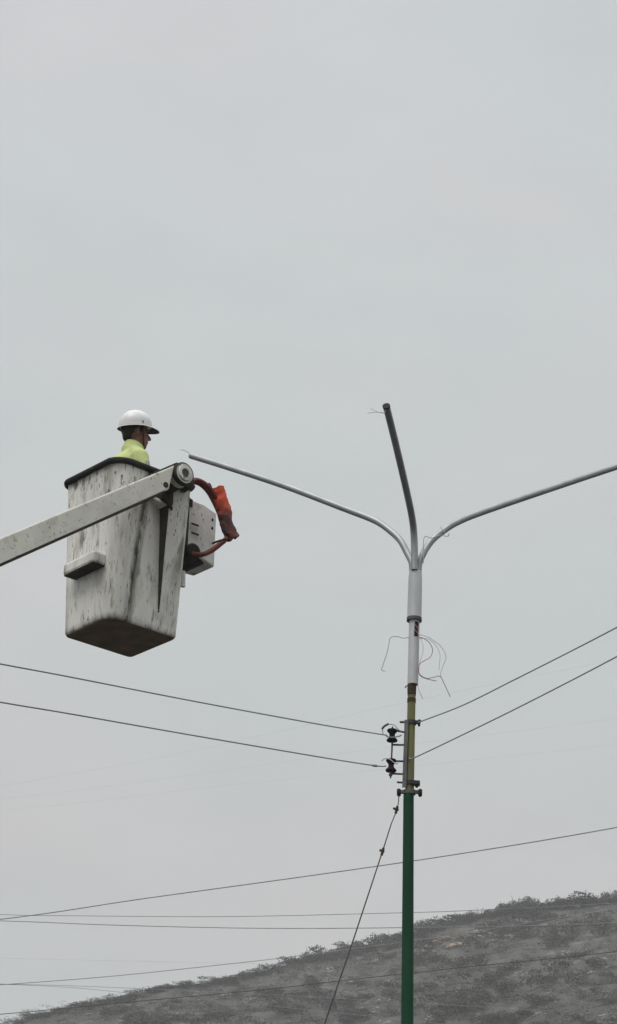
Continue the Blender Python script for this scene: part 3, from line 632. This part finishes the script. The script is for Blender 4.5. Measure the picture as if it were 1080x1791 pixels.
# shaft from the pivot into the bucket mount, inside the outline
q = MB(); q.tube([(piv[0], VF + BW, piv[2]), (piv[0] - .02, .02, piv[2] - .02)], .05, 16); q.build('pivot_shaft', M['grime'], boom, True)
# lower arm and turret, out of the picture to the left
q = MB(); q.box((-.14, -.13, .55), (.14, .13, ew[2] + .15)); q.build('lower_arm', M['boom'], lift, bevel=.02)
q = MB(); q.lathe([(.6, .001), (.6, .12), (.36, .16), (.30, .55), (.34, .60)], n=28); q.build('turret', M['grime'], lift, True)
# control box behind the upright
def bx(u0, u1, v0, v1, z0, z1): return [(u0, v0, z0), (u1, v0, z0), (u1, v1, z0), (u0, v1, z0), (u0, v0, z1), (u1, v0, z1), (u1, v1, z1), (u0, v1, z1)]
VB = .06
k0, k1 = bp_(333, 872, VB), bp_(376, 975, VB + .06); kb = bp_(340, 968, VB); ch = bp_(357, 880, VB)[0]
q = MB(); ue = k1[0]; z1_ = k0[2]; zl = kb[2] - .02
rg = lambda z, s=0: [(WA + .035, VB, z), (ch, VB, z), (ue, VB + .06, z + .0), (ue, VB + .30, z), (WA + .035, VB + .34, z)]
q.loft([[(p[0], p[1], zl + (0 if i in (0,) else 0)) for i, p in enumerate(rg(0))], rg(z1_ - .015), [(p[0] + (.008 if i == 0 else -.004), p[1] + .008, z1_) for i, p in enumerate(rg(0))]])
cbx = q.build('control_box', M['toolbox'], hull, bevel=.012)
q = MB(); q.loft([[(p[0] * .5 + .5 * (WA + .1) , p[1] * .96 + .01, zl - .006) for p in rg(0)], [(p[0] - .004, p[1] + .004, zl + .012) for p in rg(0)]]); q.build('box_underside', M['grime'], cbx)  # darker sheet on the bottom of the box
for (x, y) in ((341, 918), (341, 934)):
    a = bp_(x, y, VB); q = MB(); q.box((a[0] - .034, VB - .004, a[2] - .007), (a[0] + .034, VB + .002, a[2] + .007)); q.build('latch', M['rust'], cbx, bevel=.002)
for y in (909, 924):
    a = bp_(369, y, VB + .04); q = MB(); q.ell((ch + .68 * (ue - ch), VB + .041, a[2]), (.010, .010, .012)); q.build('knob', M['black'], cbx, True)
# dark mount between hull and box, black valve, small orange lamp-like cap, drain pipe
q = MB(); a = bp_(334, 968, VB - .03); q.lathe([(.05, -.05), (.062, -.04), (.062, .03), (.05, .04)], (a[0] - .005, VB - .03, a[2]), ya, 18); q.build('valve', M['rubber'], hull, True)
q = MB(); q.hexa(bx(WA - .01, WA + .06, VB - .02, VB + .25, zl - .03, z1_ + .0)); q.build('side_mount', M['grime'], hull, bevel=.006)
q = MB(); a = bp_(333, 880, VB); q.lathe([(.018, -.03), (.018, .02), (.010, .03)], (a[0], VB, a[2]), z_, 12); q.build('cap', M['rust'], hull, True)
q = MB(); a, c = bp_(320, 1000, VB), bp_(320, 1027, VB); q.tube([(a[0], VB, a[2]), (c[0], VB, c[2])], .018, 10); q.build('drain_pipe', M['toolbox'], hull, True)
# red hoses, looping out from the pivot and back in under the box, wrapped by a torn sleeve
VH = -.12
def hs(pts, r, m, name, par=boom, n=8, flat=1.0): q = MB(); q.tube(catmull([bp_(x, y, VH + dv) for x, y, dv in pts], 6), r, n, flat=flat); return q.build(name, M[m], par, True)
hs([(331, 842, -.03), (341, 840, 0), (353, 844, 0), (366, 855, 0), (377, 872, 0), (385, 893, 0), (391, 918, 0), (396, 938, 0), (392, 946, 0), (380, 955, 0.02), (365, 966, 0.04), (349, 971, .06), (334, 969, .12)], .0165, 'hose', 'hose')
hs([(331, 846, .0), (340, 845, .03), (351, 850, .03), (362, 861, .03), (372, 878, .03), (382, 900, .03), (390, 925, .03), (395, 943, .03), (386, 953, .05), (370, 965, .07), (352, 972, .09), (334, 972, .13)], .0145, 'hose', 'hose')
q = MB(); sp = catmull([bp_(x, y, VH) for x, y in ((374, 856), (380, 855), (386, 872), (390, 892), (396, 914), (401, 932), (406, 943))][1:], 8)
sp = catmull([bp_(x, y, VH) for x, y in ((381, 853), (384, 866), (388, 884), (392, 902), (397, 920), (402, 933), (407, 944))], 6)
rad = [.050 + .010 * (i / len(sp))  for i in range(len(sp))]; q.tube(sp, rad, 14, caps=False, flat=.75)
sv = []
for p in q.v: sv.append(tuple(np.array(p) + .013 * np.array(noise.noise_vector(Vector(p) * 15)[:]) + .008 * np.array(noise.noise_vector(Vector(p) * 34)[:])))
q.v = sv; so = q.build('hose_sleeve', M['sleeve'], boom, True, angle=80)
mm = so.modifiers.new('thickness', 'SOLIDIFY'); mm.thickness = .006
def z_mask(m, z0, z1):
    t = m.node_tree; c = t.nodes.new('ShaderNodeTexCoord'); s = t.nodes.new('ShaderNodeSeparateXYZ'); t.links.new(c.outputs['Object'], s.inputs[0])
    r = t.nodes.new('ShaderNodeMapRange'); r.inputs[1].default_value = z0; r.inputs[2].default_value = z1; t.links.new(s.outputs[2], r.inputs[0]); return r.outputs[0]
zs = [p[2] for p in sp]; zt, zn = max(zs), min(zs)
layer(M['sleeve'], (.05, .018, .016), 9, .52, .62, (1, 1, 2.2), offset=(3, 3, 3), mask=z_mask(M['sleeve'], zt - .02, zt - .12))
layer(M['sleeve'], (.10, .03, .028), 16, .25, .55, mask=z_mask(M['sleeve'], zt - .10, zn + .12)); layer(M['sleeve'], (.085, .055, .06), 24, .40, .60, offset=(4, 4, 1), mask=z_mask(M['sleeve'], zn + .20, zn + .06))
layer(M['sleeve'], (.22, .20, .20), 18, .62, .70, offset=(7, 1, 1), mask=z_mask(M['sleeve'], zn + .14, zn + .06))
hs([(369, 853, 0), (366, 848, 0), (364, 846, 0)], .005, 'rubber', 'hose_tie'); hs([(396, 936, -.02), (405, 935, -.02), (412, 943, -.02)], .013, 'rubber', 'hose_tie')
hs([(370, 952, .0), (380, 948, -.03), (394, 944, -.03)], .008, 'rubber', 'hose_tie')

# ------------------------------------------------------------------ the worker
def cap(b, p0, p1, r0, r1, n=12):
    p0, p1 = np.array(p0, float), np.array(p1, float); b.tube([p0, p1], [r0, r1], n); b.ell(p0, (r0,) * 3, nu=n, nv=8); b.ell(p1, (r1,) * 3, nu=n, nv=8)
def fuse(o, vox, smooth=6, fac=.5):
    r = o.modifiers.new('fuse', 'REMESH'); r.mode = 'VOXEL'; r.voxel_size = vox; r.use_smooth_shade = True
    s = o.modifiers.new('soften', 'SMOOTH'); s.iterations = smooth; s.factor = fac; return o
# person faces +X in its own frame, feet at z=0, 1.62 m tall
FACE = radians(17)
fx = rb * cos(FACE) + hb_ * sin(FACE); fy = np.cross(z_, fx)
cxy = BC + u_ * (WA * .47) + v_ * (WB * .50)
htop = hit(239.5, 719, cxy, hb_); foot = htop - z_ * 1.737
foot = foot + z_ * 0
PM = Matrix(((fx[0], fy[0], 0, foot[0]), (fx[1], fy[1], 0, foot[1]), (fx[2], fy[2], 1, foot[2]), (0, 0, 0, 1)))
floor_z = float((BM @ Vector((.3, .3, .062)))[2])
print('foot', foot[2], 'bucket floor', floor_z)
SH_ = foot[2] - floor_z                                                # knees flex by this much
per = tag(empty('person', None, PM), 'person in a white hard hat and lime work shirt standing in the raised bucket', 'person')
zf = -SH_                                                              # floor in the person's frame
kn = .5 * (zf + .82) + .02; kx = .02 + .16 * max(0, min(1, (SH_ < -.01)))
b = MB()
for s in (-1, 1):
    hipp = (0, s * .085, .84); kne = (kx + .03, s * .10, kn); ank = (-.02, s * .10, zf + .09)
    cap(b, hipp, kne, .082, .055); cap(b, kne, ank, .054, .036); cap(b, (ank[0], ank[1], zf + .045), (ank[0] + .15, s * .11, zf + .035), .042, .034)
    sho = (-.01, s * .160, 1.285); elb = (.03, s * .215, 1.06); wri = (.20, s * .15, .97)
    cap(b, sho, elb, .052, .042); cap(b, elb, wri, .040, .028)
    hd = np.array([.28, s * .125, .955]); cap(b, wri, hd, .030, .036)
    for j, (dy, ln) in enumerate(((-.03, .052), (-.010, .062), (.010, .058), (.028, .046))):
        p0 = hd + np.array([.012, dy, -.004]); p1 = p0 + np.array([ln * .6, 0, -.01]); p2 = p1 + np.array([ln * .3, 0, -.03])
        cap(b, p0, p1, .0105, .0095, 8); cap(b, p1, p2, .0095, .0085, 8)
    cap(b, np.array(wri) + np.array([.03, -s * .02, 0]), np.array(wri) + np.array([.075, -s * .055, -.012]), .013, .010, 8)
b.ell((0, 0, .88), (.115, .155, .13)); b.ell((0, 0, 1.05), (.105, .145, .18)); b.ell((-.005, 0, 1.22), (.118, .175, .155)); cap(b, (-.01, -.11, 1.30), (-.01, .11, 1.30), .06, .06)
cap(b, (-.01, 0, 1.31), (.012, 0, 1.478), .058, .055)
HZ = 1.542                                                             # head centre
b.ell((0, 0, HZ + .035), (.094, .074, .098)); b.ell((.028, 0, HZ - .028), (.070, .060, .085)); b.ell((.058, 0, HZ - .082), (.034, .036, .026))
b.ell((.050, 0, HZ - .045), (.050, .046, .045))
cap(b, (.088, 0, HZ + .028), (.112, 0, HZ - .012), .009, .0135, 10); b.ell((.098, 0, HZ - .016), (.014, .018, .010))        # nose
b.ell((.086, 0, HZ + .040), (.014, .052, .010)); b.ell((.092, 0, HZ - .045), (.010, .024, .006)); b.ell((.090, 0, HZ - .057), (.010, .021, .007))   # brow and lips
for s in (-1, 1):
    b.ell((.066, s * .040, HZ - .006), (.024, .022, .022)); b.ell((-.006, s * .074, HZ - .002), (.017, .009, .031)); b.ell((-.002, s * .076, HZ - .024), (.009, .008, .011))
body = fuse(b.build('body', M['skin'], per, True, angle=180), .0058, 4, .45)
for s in (-1, 1):
    q = MB(); q.ell((.0835, s * .031, HZ + .018), (.008, .011, .006)); q.build('eye', M['black'], per, True)
    q = MB(); q.tube([(.091, s * .016, HZ + .036), (.094, s * .032, HZ + .041), (.084, s * .050, HZ + .036)], .005, 8); q.build('eyebrow', M['hair'], per, True)
# hair: back and sides under the helmet
q = MB(); q.ell((-.026, 0, HZ + .046), (.084, .079, .090), nu=22, nv=14); q.ell((-.058, 0, HZ - .008), (.036, .056, .058)); 
for s in (-1, 1): cap(q, (.030, s * .073, HZ + .05), (.026, s * .070, HZ + .004), .011, .008)
fuse(q.build('hair', M['hair'], per, True, angle=180), .006, 4, .4)
# helmet
hz = HZ + .060; HT = radians(-2)
HM = Matrix.Translation(Vector((.0, 0, hz))) @ Matrix.Rotation(radians(-8), 4, 'Y') @ Matrix.Rotation(radians(11), 4, 'X')
def hell(rings, closed=False):
    o = []
    for (ax_, ay_, cz, cxo) in rings: o.append([tuple(HM @ Vector((cxo + ax_ * cos(2 * pi * k / 40), ay_ * sin(2 * pi * k / 40), cz))) for k in range(40)])
    return o
q = MB(); dome = []
for t in np.linspace(0, .985, 13):
    c = sqrt(max(0, 1 - t ** 2.3)); dome.append((.122 * c + .001, .106 * c + .001, .130 * t, .0))
q.loft(hell(dome)); hel = q.build('hard_hat', M['helmet'], per, True, angle=70)
q = MB()
def brim(z, grow):
    o = []
    for k in range(48):
        a = 2 * pi * k / 48; f = max(0, cos(a)) ** 2.2
        r1, r2 = .120 + grow * (.016 + .046 * f), .104 + grow * (.020 + .008 * f)
        o.append(tuple(HM @ Vector((r1 * cos(a), r2 * sin(a), z - grow * (.004 + .020 * f)))))
    return o
q.loft([brim(.004, 0), brim(.001, .5), brim(-.002, 1), brim(-.0065, 1), brim(-.005, .5), brim(-.002, 0)], caps=False); q.build('brim', M['helmet'], hel, True, angle=60)
q = MB(); q.loft([brim(-.0035, -.02), brim(-.0075, .5), brim(-.0085, .93)], caps=False); q.build('brim_underside', M['brimunder'], hel, True)  # dark sheet below the white brim
q = MB(); q.loft(hell([(.126, .110, .006, 0), (.1245, .1085, .014, 0), (.118, .10, .014, 0), (.118, .10, .006, 0), (.126, .110, .006, 0)]), caps=False); q.build('rain_rim', M['helmet'], hel, True)
q = MB()
for s in (-1, 1):
    pts = [HM @ Vector((.018, s * .112, .020)), Vector((.022, s * .100, HZ + .062)), Vector((.034, s * .0765, HZ + .008)), Vector((.050, s * .058, HZ - .050)), Vector((.062, s * .030, HZ - .104)), Vector((.066, 0, HZ - .112))]
    q.tube(catmull([tuple(p) for p in pts], 5), .0085, 8, flat=.5)
q.build('chin_strap', M['strap'], per, True)
# clothes
q = MB(); q.ell((0, 0, .93), (.125, .168, .12)); q.ell((0, 0, 1.05), (.128, .172, .19)); q.ell((-.030, 0, 1.23), (.150, .192, .165)); cap(q, (-.018, -.115, 1.310), (-.018, .115, 1.310), .078, .078); cap(q, (-.020, -.04, 1.375), (-.020, .04, 1.375), .066, .066)
for s in (-1, 1): cap(q, (-.010, s * .160, 1.285), (.03, s * .218, 1.06), .072, .058); cap(q, (.03, s * .218, 1.06), (.14, s * .175, 1.0), .056, .046)
shirt = fuse(q.build('shirt', M['shirt'], per, True, angle=180), .009, 8, .5)
q = MB(); ctr = lambda z, rx, ry, x: [(x + rx * cos(2 * pi * k / 28), ry * sin(2 * pi * k / 28), z + .022 * -cos(2 * pi * k / 28)) for k in range(28)]
q.loft([ctr(1.365, .080, .090, -.012), ctr(1.405, .084, .088, -.008), ctr(1.438, .074, .076, -.003), ctr(1.458, .069, .071, .0), ctr(1.455, .062, .064, .0), ctr(1.40, .060, .062, -.0)], caps=False); q.build('collar', M['shirt'], shirt, True)
q = MB(); q.ell((0, 0, .87), (.126, .165, .11))
for s in (-1, 1): cap(q, (0, s * .085, .84), (kx + .03, s * .10, kn), .094, .068); cap(q, (kx + .03, s * .10, kn), (-.02, s * .10, zf + .10), .067, .056)
fuse(q.build('trousers', M['trousers'], per, True, angle=180), .010, 6, .5)
for s in (-1, 1):
    q = MB(); cap(q, (-.04, s * .10, zf + .052), (.14, s * .11, zf + .044), .050, .042); cap(q, (-.02, s * .10, zf + .06), (-.02, s * .10, zf + .16), .050, .050)
    q.v = [(p[0], p[1], max(p[2], zf + .002)) for p in q.v]; fuse(q.build('boot', M['boot'], per, True, angle=180), .008, 3)

# ------------------------------------------------------------------ haze
HAZE = 0.00075
if HAZE:
    q = MB(); q.box((-4000, -4000, -9), (4000, 4000, 96)); hz_m = bpy.data.materials.new('pale haze'); hz_m.use_nodes = True; t = hz_m.node_tree; t.nodes.clear()
    o_ = t.nodes.new('ShaderNodeOutputMaterial'); pv_ = t.nodes.new('ShaderNodeVolumePrincipled'); pv_.inputs['Density'].default_value = HAZE; pv_.inputs['Color'].default_value = (.93, .94, .95, 1)
    pv_.inputs['Anisotropy'].default_value = .1
    t.links.new(pv_.outputs[0], o_.inputs['Volume'])
    tag(q.build('haze', hz_m), kind='stuff')
S.cycles.volume_bounces = 1
S.cycles.use_denoising = True
